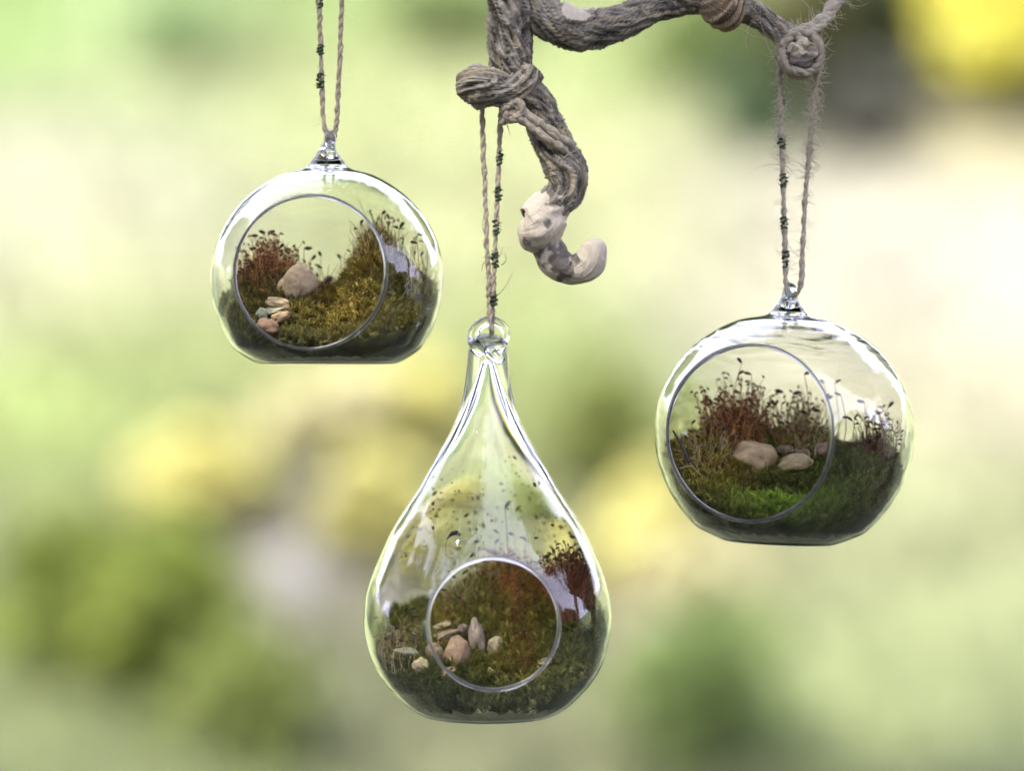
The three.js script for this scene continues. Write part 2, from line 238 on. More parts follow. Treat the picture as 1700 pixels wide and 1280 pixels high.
function shell(v, hole, wob, seed, pull = 0) {                             // pull: height from which the glass shows pulled ripples
  const wobble = (g) => { const a = g.attributes.position; for (let i = 0; i < a.count; i++) { const x = a.getX(i), y = a.getY(i), z = a.getZ(i), r = Math.hypot(x, z); if (r < 1) continue; const k = 1 + wob * (noise3(x * 0.012 + seed, y * 0.02, z * 0.012)) + wob * 0.22 * noise3(x * 0.02, y * 0.07 + seed, z * 0.02) + (pull ? 0.003 : 0) * Math.sin(y * 0.42 + 3 * noise3(x * 0.01, y * 0.02, z * 0.01)) * smooth(y, pull - 60, pull); a.setXYZ(i, x * k, y, z * k); } g.computeVertexNormals(); return g; };
  const lathe = (pts) => { const g = new THREE.LatheGeometry(pts, 144); g.deleteAttribute('uv'); return toSmooth(g); };
  const a = wobble(lathe(v.O)), b = wobble(lathe(v.I)); flip(b);
  const solid = mergeGeometries([a, b]);
  const n = hole.n.clone().normalize(), cyl = new THREE.CylinderGeometry(hole.a, hole.a, 400, 96, 1); cyl.deleteAttribute('uv'); cyl.rotateX(Math.PI / 2);
  cyl.applyQuaternion(new THREE.Quaternion().setFromUnitVectors(V(0, 0, 1), n)); const c = hole.c.clone().addScaledVector(n, 200 + 8); cyl.translate(c.x, c.y, c.z);
  const B1 = new Brush(solid), B2 = new Brush(cyl); B1.updateMatrixWorld(); B2.updateMatrixWorld();
  const res = csg.evaluate(B1, B2, SUBTRACTION).geometry; res.clearGroups();
  // the fire-polished rim follows the cut
  const u = V(1, 0, 0).addScaledVector(n, -n.x).normalize(), w = n.clone().cross(u), pts = [];
  for (let k = 0; k < 72; k++) { const t = k / 72 * Math.PI * 2, p0 = hole.c.clone().addScaledVector(u, Math.cos(t) * hole.a).addScaledVector(w, Math.sin(t) * hole.a); let lo = 0, hi = 400; for (let i = 0; i < 40; i++) { const m = (lo + hi) / 2, p = p0.clone().addScaledVector(n, m); Math.hypot(p.x, p.z) < v.outW(p.y) ? lo = m : hi = m; } const p = p0.addScaledVector(n, lo - hole.in); pts.push([p.x, p.y, p.z, hole.rim * (1.05 + 0.3 * noise3(Math.cos(t) * 1.6 + seed, Math.sin(t) * 1.6, 2))]); }
  return { body: res.scale(U, U, U), rim: limb(pts, { closed: true, around: 14, along: 216 }) };
}
function toSmooth(g) { const m = mergeVertices(g, 1e-4); m.computeVertexNormals(); return m; }
function flip(g) { const i = g.index.array; for (let k = 0; k < i.length; k += 3) { const t = i[k]; i[k] = i[k + 1]; i[k + 1] = t; } g.computeVertexNormals(); return g; }

const sphereProfile = (R, up, cut, extra) => { // R half width, up: upper half height, cut: depth of the flat foot below the middle
  const p = [[0, 0]], lim = Math.acos(clamp(cut / R, -1, 1)), w0 = Math.sqrt(R * R - cut * cut);
  p.push([w0 * 0.45, 0.0], [w0 * 0.78, 0.4], [w0 * 0.93, 4]);
  for (let a = lim + 0.17; a < Math.PI / 2; a += 0.1) p.push([Math.sin(a) * R, cut - Math.cos(a) * R]);
  for (let a = Math.PI / 2; a > 0.3; a -= 0.1) p.push([Math.sin(a) * R, cut + Math.cos(a) * up]);
  p.push(...extra(cut + up)); return p;
};
const GL = {};
function globe(key, px, py, tilt, v, hole, label, wob, pull) {
  const o = thing('glass_terrarium', at(px, py), label, 'terrarium', 'hanging glass terrariums'); o.rotation.z = tilt;
  const s = shell(v, hole, wob, px, pull);
  part('globe', s.body, glass, o); part('opening_rim', s.rim, lipGlass, o);
  v.hole = hole; return GL[key] = { o, v, px, py, tilt };
}
const neck = (w) => (h) => [[w + 17, h - 6], [w + 7, h - 1], [w - 1, h + 9], [w - 9, h + 21], [w - 15, h + 32], [6, h + 40], [0, h + 43]];
const gl = globe('left', 544, 605, 0, vessel(sphereProfile(193, 187, 142, neck(27)), () => 4.2, 5, 142 + 182), { c: V(0, 142, 0), n: V(-0.13, 0.04, 1), a: 124, in: 2, rim: 2.7 }, 'round glass terrarium with a flat foot, the upper left one of the three', 0.003);
const gr = globe('right', 1293, 902, -0.04, vessel(sphereProfile(215, 196, 187, neck(24)), () => 4.4, 7, 187 + 190), { c: V(0, 187, 0), n: V(-0.48, -0.03, 1), a: 142, in: 2, rim: 3.0 }, 'round tilted glass terrarium, the one hanging from the knotted branch end at right', 0.004, 340);
const dropProfile = [[0, 0], [60, 0], [82, 0.6], [100, 3], [118, 10], [136, 22], [153, 38], [171, 58], [187, 84], [198, 114], [204.5, 143], [206, 174], [200, 214], [184, 260], [156, 319], [115, 384], [82, 441], [64, 473], [50, 505], [41, 541], [36, 576], [33.5, 604], [31, 620], [24, 632], [12, 638], [0, 639]];
const gd = globe('drop', 810, 1193, 0, vessel(dropProfile, (y) => 4.4 + 0.00031 * Math.max(0, y - 320) ** 2, 7, 596), { c: V(0, 171, 0), n: V(0.06, 0.0, 1), a: 105, in: 2, rim: 3.0 }, 'tall drop shaped glass terrarium with a small round opening, hanging lowest in the middle', 0.003);
// hanging loops
part('hanging_loop', limb([...Array(14)].map((_, k) => { const t = k / 14 * 6.283; return [3 + Math.sin(t) * 3, 363 + Math.cos(t) * 19, Math.sin(t) * 19, 8.5 + Math.sin(t * 2)]; }), { closed: true, around: 20, along: 90 }), glass, gl.o);
part('hanging_loop', limb([...Array(14)].map((_, k) => { const t = k / 14 * 6.283; return [0 + Math.sin(t) * 3, 409 + Math.cos(t) * 17, Math.sin(t) * 17, 8 + Math.sin(t * 2)]; }), { closed: true, around: 20, along: 90 }), glass, gr.o);
part('hanging_loop', limb([[-8, 606, 8, 10], [-24, 622, 10, 10], [-25, 640, 8, 9.5], [-12, 656, 4, 9], [8, 660, 0, 8], [24, 650, -3, 7.5], [27, 634, -2, 7.5], [18, 618, 6, 8], [0, 612, 16, 9], [20, 592, 20, 8]].map(([a, b, c, d]) => [a + 2, b, c, d]), { around: 20, along: 140 }), glass, gd.o);

// ------------------------------------------------------------------ branch
const px3 = (x, y, z = 0) => [x - 850, 640 - y, z];                      // photograph pixel to px about the middle of the picture
const CENTRE = V(0, EYE.y, 0);
const grain = (() => { const W = 256, H = 512, d = new Uint8Array(W * H * 4), R = rng(5), n = 90, streak = [...Array(n)].map(() => [R(), 0.004 + 0.02 * R(), R()]);
  for (let y = 0; y < H; y++) for (let x = 0; x < W; x++) { const u = x / W, v = y / H; let s = 0; const c = Math.cos(u * 6.283), q = Math.sin(u * 6.283), cv = Math.cos(v * 6.283) * 0.6, sv = Math.sin(v * 6.283) * 0.6; s = 0.5 + 0.35 * noise3(c * 7 + cv, q * 7 + sv, 3 + cv * 0.5) + 0.3 * noise3(c * 16 + cv, q * 16 + sv, 9 + sv); const k = clamp(s, 0, 1) * 255; d.set([k, k, k, 255], (y * W + x) * 4); }
  const t = new THREE.DataTexture(d, W, H); t.wrapS = t.wrapT = THREE.RepeatWrapping; t.magFilter = THREE.LinearFilter; t.needsUpdate = true; return t; })();
const bark = std({ vertexColors: true, roughness: 0.92, bumpMap: grain, bumpScale: 0.0005 });
const peeled = std({ vertexColors: true, roughness: 0.75, bumpMap: grain, bumpScale: 0.00018 });
function barkShape(seed, twist, deep) {
  return (t, a, p, len) => { const b = a + len * twist, c = Math.cos(b), s = Math.sin(b), l = len * 0.008;
    const big = 1 - Math.abs(noise3(c * 1.1 + seed, s * 1.1, l)) * 2, mid = 1 - Math.abs(noise3(c * 2.6 + seed, s * 2.6, l * 1.8)) * 2, fine = noise3(c * 7, s * 7 + seed, l * 3), flake = noise3(p.x * 0.035 + c * 1.4, p.y * 0.035 + s * 1.4, seed), flake2 = noise3(p.x * 0.09 + c * 3, p.y * 0.09 + s * 3, seed + 4), crack = smooth(0.10 - Math.abs(noise3(c * 1.7, s * 1.7 + seed, l * 0.8)), 0, 0.10);
    return 1 - deep * 0.5 + deep * (0.38 * big + 0.36 * mid + 0.09 * fine + 0.36 * flake + 0.12 * flake2 - 0.42 * crack) + 0.05 * noise3(seed, c * 0.8, len * 0.02); };
}
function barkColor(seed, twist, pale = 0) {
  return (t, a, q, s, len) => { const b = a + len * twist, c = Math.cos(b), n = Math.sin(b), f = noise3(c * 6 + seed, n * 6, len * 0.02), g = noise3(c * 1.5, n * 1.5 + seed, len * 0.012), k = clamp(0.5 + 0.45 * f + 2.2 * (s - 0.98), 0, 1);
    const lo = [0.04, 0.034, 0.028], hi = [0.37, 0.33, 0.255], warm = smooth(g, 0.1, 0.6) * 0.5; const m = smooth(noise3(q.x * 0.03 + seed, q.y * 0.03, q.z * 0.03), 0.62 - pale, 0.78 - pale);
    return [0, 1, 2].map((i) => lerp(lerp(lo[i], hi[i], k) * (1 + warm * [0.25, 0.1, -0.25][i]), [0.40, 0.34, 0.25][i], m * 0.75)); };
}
const branch = thing('branch', CENTRE, 'gnarled grey twisted vine branch with pale peeled tips hanging at the top', 'branch');
const pts = (...l) => l.map(([x, y, z, r]) => [...px3(x, y, z), r]);
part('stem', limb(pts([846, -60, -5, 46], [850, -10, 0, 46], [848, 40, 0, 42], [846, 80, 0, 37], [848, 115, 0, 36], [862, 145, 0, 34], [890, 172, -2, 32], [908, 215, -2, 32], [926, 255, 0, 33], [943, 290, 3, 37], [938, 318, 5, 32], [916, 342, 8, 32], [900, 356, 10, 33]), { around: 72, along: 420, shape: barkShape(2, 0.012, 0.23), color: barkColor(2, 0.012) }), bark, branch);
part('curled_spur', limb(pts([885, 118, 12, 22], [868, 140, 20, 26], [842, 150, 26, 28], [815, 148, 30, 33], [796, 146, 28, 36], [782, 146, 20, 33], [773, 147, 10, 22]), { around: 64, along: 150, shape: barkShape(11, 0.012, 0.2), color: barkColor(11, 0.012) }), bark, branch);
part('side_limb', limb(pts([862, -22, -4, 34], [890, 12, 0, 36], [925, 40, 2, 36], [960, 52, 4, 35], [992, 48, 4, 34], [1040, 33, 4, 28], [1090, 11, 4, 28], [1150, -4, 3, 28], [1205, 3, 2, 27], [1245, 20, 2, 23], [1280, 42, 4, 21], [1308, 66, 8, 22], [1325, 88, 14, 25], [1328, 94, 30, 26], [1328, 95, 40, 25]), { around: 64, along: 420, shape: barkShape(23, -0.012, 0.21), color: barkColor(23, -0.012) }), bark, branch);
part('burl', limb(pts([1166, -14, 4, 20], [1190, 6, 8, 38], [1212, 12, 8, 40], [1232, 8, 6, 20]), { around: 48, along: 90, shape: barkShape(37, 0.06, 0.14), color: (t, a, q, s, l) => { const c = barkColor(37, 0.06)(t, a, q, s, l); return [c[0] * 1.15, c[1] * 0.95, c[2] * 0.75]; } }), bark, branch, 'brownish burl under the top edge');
const woodTone = (seed, patch) => (t, a, q) => { const n = fbm(q.x * 0.02 + seed, q.y * 0.02, q.z * 0.02, 3), f = fbm(q.x * 0.12, q.y * 0.03 + seed, q.z * 0.12, 3), m = smooth(n + patch(t, a), 0.30, 0.50); return [0, 1, 2].map((i) => lerp([0.49, 0.42, 0.315][i] * (1 + 0.16 * f), [0.12, 0.10, 0.08][i] * (1 + 0.5 * f), m)); };
part('peeled_knob', limb(pts([926, 332, 4, 28], [908, 352, 8, 37], [897, 372, 12, 41], [886, 382, 14, 40], [874, 385, 14, 32], [864, 384, 13, 18]), { around: 56, along: 110, shape: (t, a, p) => 1 + 0.13 * fbm(p.x * 0.03 + Math.cos(a) * 1.3, p.y * 0.03 + Math.sin(a) * 1.3, 3) + 0.05 * Math.abs(noise3(Math.cos(a) * 2.5, Math.sin(a) * 2.5, p.x * 0.03)), color: woodTone(4, (t) => t < 0.22 ? 0.6 - t * 2 : 0) }), peeled, branch, 'pale peeled knob with grey bark remnants');
part('hooked_tip', limb(pts([896, 385, 4, 26], [910, 412, 4, 26], [924, 436, 2, 27], [946, 448, 0, 24], [964, 446, 3, 25], [978, 436, 6, 26], [984, 419, 8, 23], [985, 406, 9, 19], [984, 398, 9, 11]), { around: 56, along: 150, shape: (t, a, p) => 1 + 0.12 * fbm(p.x * 0.035 + Math.cos(a) * 1.2, p.y * 0.035 + Math.sin(a) * 1.2, 5) + 0.05 * Math.abs(noise3(Math.cos(a) * 2, Math.sin(a) * 2, p.x * 0.02)), color: woodTone(8.5, (t, a) => t < 0.45 ? 0.42 : t < 0.6 ? 0.1 - Math.sin(a) * 0.3 : -0.35) }), peeled, branch, 'hooked tip with pale peeled wood at its end');
part('peeled_patch', limb(pts([862, -22, -4, 34], [890, 12, 0, 36], [925, 40, 2, 36], [960, 52, 4, 35], [992, 48, 4, 34], [1040, 33, 4, 28]), { around: 96, along: 200, shape: (t, a, p) => { const da = Math.atan2(Math.sin(a + 0.95), Math.cos(a + 0.95)), e = ((p.x - 104) / 36) ** 4 + (da / 0.72) ** 4 + 0.7 * noise3(p.x * 0.04, a * 1.5, 3) + 0.3 * noise3(p.x * 0.12, a * 4, 5); return lerp(1.09 + 0.02 * noise3(p.x * 0.03, a * 3, 8), 0.6, smooth(e, 0.85, 1.1)); }, color: woodTone(1.5, () => -0.4) }), peeled, branch, 'pale patch of bared wood on the side limb');
{ // cut face of the stub, split and uneven
  const g = new THREE.IcosahedronGeometry(1, 4), a = g.attributes.position, c = [];
  for (let i = 0; i < a.count; i++) { const x = a.getX(i), y = a.getY(i), z = a.getZ(i), k = 1 + 0.25 * noise3(x * 1.3, y * 1.3, z * 1.3 + 4), step = Math.round((noise3(x * 1.1 + 3, y * 1.4, 2) + y * 0.5) * 2) / 2, n = fbm(x * 6, y * 2, z * 6, 3); a.setXYZ(i, x * k * 24, y * k * 23, clamp(z * 26, -14, 9) + step * 4 + n * 1.5); const v = 0.95 + 0.6 * n, d = smooth(noise3(x * 0.9 + 3, y * 1.2, 2) + y * 1.3, -0.35, 0.05); c.push(lerp(0.13, 0.46, d) * v, lerp(0.105, 0.39, d) * v, lerp(0.08, 0.27, d) * v); }
  g.setAttribute('color', new THREE.Float32BufferAttribute(c, 3)); g.deleteAttribute('uv'); g.computeVertexNormals(); const m = part('cut_end', g.scale(U, U, U), peeled, branch, 'pale roughly broken end facing forward'); m.position.set(...px3(1327, 93, 44).map((v) => v * U));
}

// ------------------------------------------------------------------ twine
const twineMat = std({ vertexColors: true, roughness: 1 });
const jute = (seed, tone = [0.30, 0.24, 0.16]) => (t, a, q) => { const n = 1 + 0.35 * fbm(q.x * 0.1 + seed, q.y * 0.08, q.z * 0.1, 3) ; return tone.map((v) => v * n * 1.02); };
function ply(points, r, turns, seed, n = 2, tone, along) {                 // n yarns twisted round each other along the points
  const curve = new THREE.CatmullRomCurve3(points.map((p) => V(...px3(...p)))), L = curve.getLength(), N = along || Math.ceil(L / 4), gs = [];
  for (let k = 0; k < n; k++) {
    const list = []; let nrm = V(0, 0, 1);
    for (let i = 0; i <= N; i++) { const t = i / N, p = curve.getPointAt(t), tan = curve.getTangentAt(t); nrm.addScaledVector(tan, -tan.dot(nrm)).normalize(); const b = tan.clone().cross(nrm), a = k / n * 6.283 + t * L / turns * 6.283 + 1.6 * noise3(t * L * 0.012, seed, 7), w = 1 + 0.3 * noise3(t * L * 0.03, seed, k); list.push([p.x + (nrm.x * Math.cos(a) + b.x * Math.sin(a)) * r * 0.36 * w, p.y + (nrm.y * Math.cos(a) + b.y * Math.sin(a)) * r * 0.36 * w, p.z + (nrm.z * Math.cos(a) + b.z * Math.sin(a)) * r * 0.36 * w, r * 0.68 * w]); }
    gs.push(limb(list, { around: 8, along: N * 2, color: jute(seed + k, tone), shape: (t, a, p, len) => 1 + 0.28 * noise3(Math.cos(a) * 2, Math.sin(a) * 2, len * 0.09 + seed) }));
  }
  return mergeGeometries(gs);
}
function fibres(list, seed, tone, r = 0.34) {                                            // list of [x, y, z, length, direction angle or null]
  const R = rng(seed), gs = [];
  for (const [x, y, z, L, dir] of list) { const a = dir ?? R() * 6.283, c = (R() - 0.5) * 1.6, p = [[...px3(x, y, z), r]]; let X = x, Y = y, Z = z, d = a; for (let k = 0; k < 4; k++) { d += c * 0.4 + (R() - 0.5) * 0.7; X += Math.cos(d) * L / 4; Y -= Math.sin(d) * L / 4; Z += (R() - 0.5) * L * 0.25; p.push([...px3(X, Y, Z), r * (1 - k * 0.2)]); } gs.push(limb(p, { around: 4, along: 9, caps: false, color: () => tone })); }
  return mergeGeometries(gs);
}
const greenTone = [0.02, 0.045, 0.018];
function binding(x, y, r, h, seed, parent, lean = 0) {                              // dark green thread wound round a strand
  const R = rng(seed), list = []; for (let k = 0; k <= 16; k++) { const a = k * 1.3 + R() * 1.6; list.push([...px3(x + lean * (k / 16 - 0.5) + Math.cos(a) * r * (0.8 + 0.5 * R()), y - h / 2 + h * k / 16 + (R() - 0.5) * 3, Math.sin(a) * r * 1.1), 1.3 + R() * 1.0]); }
  const tufts = [...Array(16)].map(() => [x + (R() - 0.5) * r, y + (R() - 0.5) * h, R() * 4, r * (0.9 + R() * 1.1), null]);
  part('green_binding', mergeGeometries([limb(list, { around: 6, along: 80, color: () => greenTone }), fibres(tufts, seed + 1, greenTone, 0.9)]), twineMat, parent, 'dark green thread wound round the strand');
}
function fuzz(strands, seed, per, len, spread) { const R = rng(seed), out = []; for (const s of strands) { const c = new THREE.CatmullRomCurve3(s.map((p) => V(p[0], p[1], p[2] || 0))); for (let i = 0; i < per; i++) { const p = c.getPointAt(R()); out.push([p.x + (R() - 0.5) * spread, p.y, p.z + (R() - 0.5) * spread, len * (0.4 + R()), null]); } } return out; }
const PALE = [0.46, 0.41, 0.29], TAN = [0.28, 0.235, 0.165];
function cord(label, strands, r, tone, seed, per, len) {
  const o = thing('hanging_cord', CENTRE, label, 'cord');
  strands.forEach((s, i) => part('strand', ply(s, r, 38, seed + i * 3, 2, tone), twineMat, o));
  part('loose_fibres', fibres(fuzz(strands, seed, per, len, r), seed + 9, PALE), twineMat, o).userData.kind = 'stuff';
  return o;
}
const cl = cord('thin brown twine loop with dark green ties holding the upper left globe', [[[530, -40], [531, 20, 2], [533, 80], [535, 140, -1], [537, 190], [541, 216, 6], [547, 230, 5], [553, 231, -2]], [[569, -40], [567, 30], [565, 90, 2], [562, 150], [560, 195], [557, 218, 0], [553, 229, -4], [547, 231, -6]]], 4.2, TAN, 41, 16, 22);
binding(533, 82, 4.5, 16, 51, cl); binding(533, 134, 5.5, 22, 52, cl); binding(531, 4, 4.5, 18, 53, cl);
const cm = cord('twine loop tied under the curled spur of the branch holding the tall drop', [[[799, 160, -6], [800, 186], [803, 260, 2], [806, 330], [808, 400], [811, 460], [813, 510], [815, 545, 8], [817, 553, 2]], [[834, 165, -6], [832, 190], [829, 240], [827, 300, -2], [824, 370], [821, 430], [819, 490], [817, 545, -6], [817, 553, -2]]], 4.4, [0.33, 0.275, 0.195], 61, 26, 20);
for (const [x, y, h, s] of [[829, 262, 22, 62], [827, 322, 22, 63], [824, 378, 26, 64], [822, 432, 26, 65], [819, 496, 20, 66]]) binding(x, y, 4.8, h, s, cm);
part('wrap', mergeGeometries([0, 1].map((k) => ply([[838, 196, 26], [852, 180, 36], [866, 188, 38], [884, 200, 37], [905, 215, 36], [924, 228, 34], [942, 240, 24], [950, 240, 2]].map(([x, y, z]) => [x - k * 5, y + k * 11, z]), 7.5, 60, 71 + k, 3, [0.30, 0.255, 0.185]))), twineMat, cm, 'twine band wound over the branch');
part('knot', mergeGeometries([ply([[836, 190, 22], [842, 176, 34], [858, 172, 40], [866, 186, 42], [856, 200, 40], [842, 196, 36], [838, 182, 40], [852, 178, 46]], 7, 40, 77, 3, [0.28, 0.235, 0.17])]), twineMat, cm);
part('loose_fibres', fibres([[810, 395, 2, 50, 2.6], [800, 450, 2, 40, 1.5], [826, 490, 2, 48, 0.75], [824, 432, 3, 26, 0.5], [832, 440, 3, 24, 0.6], [822, 428, 3, 22, 2.8], [842, 200, 30, 30, 4.4], [950, 262, 30, 40, 3.9], [934, 266, 38, 34, 0.65]], 72, TAN, 0.8), twineMat, cm).userData.kind = 'stuff';
const cr = cord('fuzzy pale twine loop with green ties hanging from the knotted branch end', [[[1290, 92, 26], [1293, 130, 12], [1295, 180, 4], [1297, 250], [1300, 320], [1302, 390], [1303, 440], [1304, 474, 5], [1309, 489, 4], [1314, 491, -2]], [[1360, 92, 26], [1354, 130, 14], [1349, 180, 5], [1343, 250], [1338, 310], [1334, 370], [1331, 430], [1328, 474, 0], [1322, 488, -4], [1314, 492, -6]]], 4.6, [0.36, 0.31, 0.22], 81, 170, 18);
for (const [x, y, h, s] of [[1296, 166, 18, 82], [1297, 234, 20, 83], [1300, 300, 24, 84], [1301, 370, 20, 85], [1303, 430, 26, 86]]) binding(x, y, 4.8, h, s, cr);
{ const ring = (r, z, k) => [...Array(15)].map((_, i) => { const t = i / 14 * 6.283 + k; return [1326 + Math.cos(t) * r, 92 - Math.sin(t) * r * 1.05, z + Math.sin(t * 2) * 2]; });
  part('coil', mergeGeometries([ply(ring(32, 28, 0), 8, 46, 91, 3, [0.30, 0.25, 0.175]), ply(ring(31, 40, 1), 7.5, 40, 92, 3, [0.31, 0.26, 0.19]), ply(ring(33, 16, 2), 8, 46, 93, 3, [0.28, 0.23, 0.165])]), twineMat, cr, 'coil of twine round the cut branch end');
  part('loose_fibres', fibres([...fuzz([ring(36, 30, 0)], 94, 130, 20, 8), ...fuzz([[[1295, 130, 8], [1298, 280, 0]], [[1356, 120, 14], [1338, 300, 0]]], 95, 170, 20, 9), [1296, 275, 2, 70, 2.7], [1290, 110, 20, 110, 2.2], [1240, 45, 16, 46, 4.4], [1225, 48, 16, 50, 5.6], [1232, 55, 18, 40, 0.2]], 96, PALE, 0.42), twineMat, cr).userData.kind = 'stuff'; }
const ct = thing('hanging_cord', CENTRE, 'thick hairy twine pulling the knotted branch end up to the right', 'cord');
{ const s = [[[1306, 62, 30], [1330, 50, 34], [1352, 44, 28], [1376, 14, 16], [1400, -20, 8], [1425, -60, 4]], [[1318, 70, 40], [1345, 56, 38], [1368, 36, 24], [1388, 8, 10], [1412, -26, 2], [1437, -62, 0]]];
  s.forEach((p, i) => part('strand', ply(p, 8.5, 44, 97 + i, 3, [0.37, 0.32, 0.235]), twineMat, ct));
  part('loose_fibres', fibres([...fuzz(s, 98, 120, 24, 10), [1400, 0, 5, 44, 5.4], [1346, 40, 20, 48, 1.5], [1250, 20, 20, 30, 1.2]], 99, PALE, 0.42), twineMat, ct).userData.kind = 'stuff'; }

// ------------------------------------------------------------------ moss, soil and pebbles inside the globes
const g2 = (x, z, cx, cz, sx, sz) => Math.exp(-(((x - cx) / sx) ** 2) - ((z - cz) / sz) ** 2);
const shootGeo = (() => { const g = []; for (let k = 0; k < 11; k++) { const f = k / 11, p = geom([-0.045, 0, 0, 0.045, 0, 0, 0, 0.34 - 0.1 * f, 0.22 * (1 - f * 0.6)], [0, 1, 2]); p.rotateY(k * 2.4); p.translate(0, f * 0.72, 0); g.push(p); } const st = geom([-0.03, 0, 0, 0.03, 0, 0, 0, 0.95, 0, 0, 0, -0.03, 0, 0, 0.03, 0, 0.95, 0], [0, 1, 2, 3, 4, 5]); g.push(st); return mergeGeometries(g); })();
const mossMat = new THREE.MeshPhysicalMaterial({ roughness: 1, side: THREE.DoubleSide, transmission: 0.4, specularIntensity: 0.4 });
const hairMat = new THREE.MeshPhysicalMaterial({ vertexColors: true, roughness: 0.8 });
function moss(key, seed, label, height, tone, shoots, yc = 45) {
  const { o: G, v } = GL[key], R = rng(seed), o = thing('moss_cushion', G.position, label, 'moss'); o.rotation.copy(G.rotation);
  const gap = (y) => 2.2 + 2.2 * Math.abs(noise3(y * 0.03, seed, 1));
  const h = (x, z) => height(x, z) + 15 * fbm(x * 0.022, seed, z * 0.022, 2) + 9 * (1 - 2 * Math.abs(noise3(x * 0.045, seed, z * 0.045)));
  const deep = { left: 6, right: 12, drop: 17 }[key], inside = (x, y, z, g) => y > v.I[0].y + deep + 3 * noise3(x * 0.04, seed, z * 0.04) && Math.hypot(x, z) < v.inW(y) - g;
  const NA = 150, NE = 110, pos = [], idx = [], flag = [];
  for (let i = 0; i <= NE; i++) for (let j = 0; j < NA; j++) {
    const el = (i / NE - 0.5) * Math.PI, az = j / NA * Math.PI * 2, d = V(Math.cos(el) * Math.cos(az), Math.sin(el), Math.cos(el) * Math.sin(az));
    let t = 0, ok = (t) => { const x = d.x * t, y = yc + d.y * t, z = d.z * t; return inside(x, y, z, gap(y)) && y < h(x, z); };
    let hi = 0; while (hi < 420 && ok(hi + 3)) hi += 3; let lo = hi; hi += 3; for (let k = 0; k < 8; k++) { const m = (lo + hi) / 2; ok(m) ? lo = m : hi = m; } t = lo;
    pos.push(d.x * t, yc + d.y * t, d.z * t); const y = yc + d.y * t; const H = v.hole, nz = H.n.clone().normalize(), q = V(d.x * t, y, d.z * t).sub(H.c), al = q.dot(nz); flag.push(y > h(d.x * t, d.z * t) - 1.5 || (al > 0 && q.addScaledVector(nz, -al).length() < H.a + 6) ? 1 : 0);
  }
  for (let i = 0; i < NE; i++) for (let j = 0; j < NA; j++) { const a = i * NA + j, b = i * NA + (j + 1) % NA; idx.push(a, a + NA, b, b, a + NA, b + NA); }
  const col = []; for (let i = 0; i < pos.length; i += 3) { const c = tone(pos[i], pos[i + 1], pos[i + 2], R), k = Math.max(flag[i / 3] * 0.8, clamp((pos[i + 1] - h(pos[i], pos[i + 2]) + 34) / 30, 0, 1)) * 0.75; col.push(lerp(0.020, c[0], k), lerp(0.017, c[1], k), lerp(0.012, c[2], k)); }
  const body = geom(pos, idx, col); const P = pos.slice(); body.scale(U, U, U);
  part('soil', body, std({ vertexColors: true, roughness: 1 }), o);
  // shoots over the whole skin of the cushion, by area
  const tri = [], cum = []; let tot = 0; const A = V(0, 0, 0), B = V(0, 0, 0), C = V(0, 0, 0);
  const get = (k, t) => t.set(P[k * 3], P[k * 3 + 1], P[k * 3 + 2]);
  for (let i = 0; i < idx.length; i += 3) { get(idx[i], A); get(idx[i + 1], B); get(idx[i + 2], C); const ar = B.clone().sub(A).cross(C.clone().sub(A)).length() / 2, up = flag[idx[i]] + flag[idx[i + 1]] + flag[idx[i + 2]], low = (A.y - v.I[0].y) / 60; if (ar < 1e-6) continue; tot += ar * (up ? 1 : 0.55 * clamp(low - 0.25, 0.0, 1)); tri.push([idx[i], idx[i + 1], idx[i + 2], up]); cum.push(tot); }
  const list = [], m = new THREE.Matrix4(), q = new THREE.Quaternion();
  for (let n = 0; n < shoots; n++) {
    const w = R() * tot; let lo = 0, hi = cum.length - 1; while (lo < hi) { const md = (lo + hi) >> 1; cum[md] < w ? lo = md + 1 : hi = md; }
    const T = tri[lo]; let a = R(), b = R(); if (a + b > 1) { a = 1 - a; b = 1 - b; } get(T[0], A); get(T[1], B); get(T[2], C);
    const p = A.clone().addScaledVector(B.clone().sub(A), a).addScaledVector(C.clone().sub(A), b), rad = V(p.x, 0, p.z).normalize();
    const e = 3, nx = -(h(p.x + e, p.z) - h(p.x - e, p.z)) / (2 * e), nz = -(h(p.x, p.z + e) - h(p.x, p.z - e)) / (2 * e);
    const dir = (T[3] ? V(nx, 1, nz).normalize().add(V(0, 0.6, 0)) : V(0, 1, 0).addScaledVector(rad, -0.25)).add(V(R() - 0.5, R() - 0.5, R() - 0.5).multiplyScalar(1.5)).normalize();
    const cl = noise3(p.x * 0.05, p.y * 0.05 + seed, p.z * 0.05); let len = (T[3] ? 15 : 11) * (0.5 + 1.0 * R()) * (1 + 0.4 * cl); const c = tone(p.x, p.y, p.z, R).map((k) => k * (1 + 0.45 * cl));
    for (let k = 0; k < 5; k++) { const t = p.clone().addScaledVector(dir, len); if (Math.hypot(t.x, t.z) < v.inW(t.y) - 1.2) break; len *= 0.6; dir.addScaledVector(rad, -0.5).normalize(); }
    const t = p.clone().addScaledVector(dir, len); if (Math.hypot(t.x, t.z) > v.inW(t.y) - 0.8) continue;
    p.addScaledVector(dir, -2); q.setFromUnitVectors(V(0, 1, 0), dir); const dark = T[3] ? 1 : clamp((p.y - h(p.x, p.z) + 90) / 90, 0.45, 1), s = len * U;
    list.push([m.clone().compose(p.multiplyScalar(U), q.multiply(new THREE.Quaternion().setFromAxisAngle(V(0, 1, 0), R() * 6.28)), V(s * 1.15, s, s * 1.15)), rgb(c[0] * dark, c[1] * dark, c[2] * dark)]);
  }
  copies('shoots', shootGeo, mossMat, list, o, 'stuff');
  const top2 = (x, z) => h(x, z);
  return { o, h: top2, v, R, G };
}
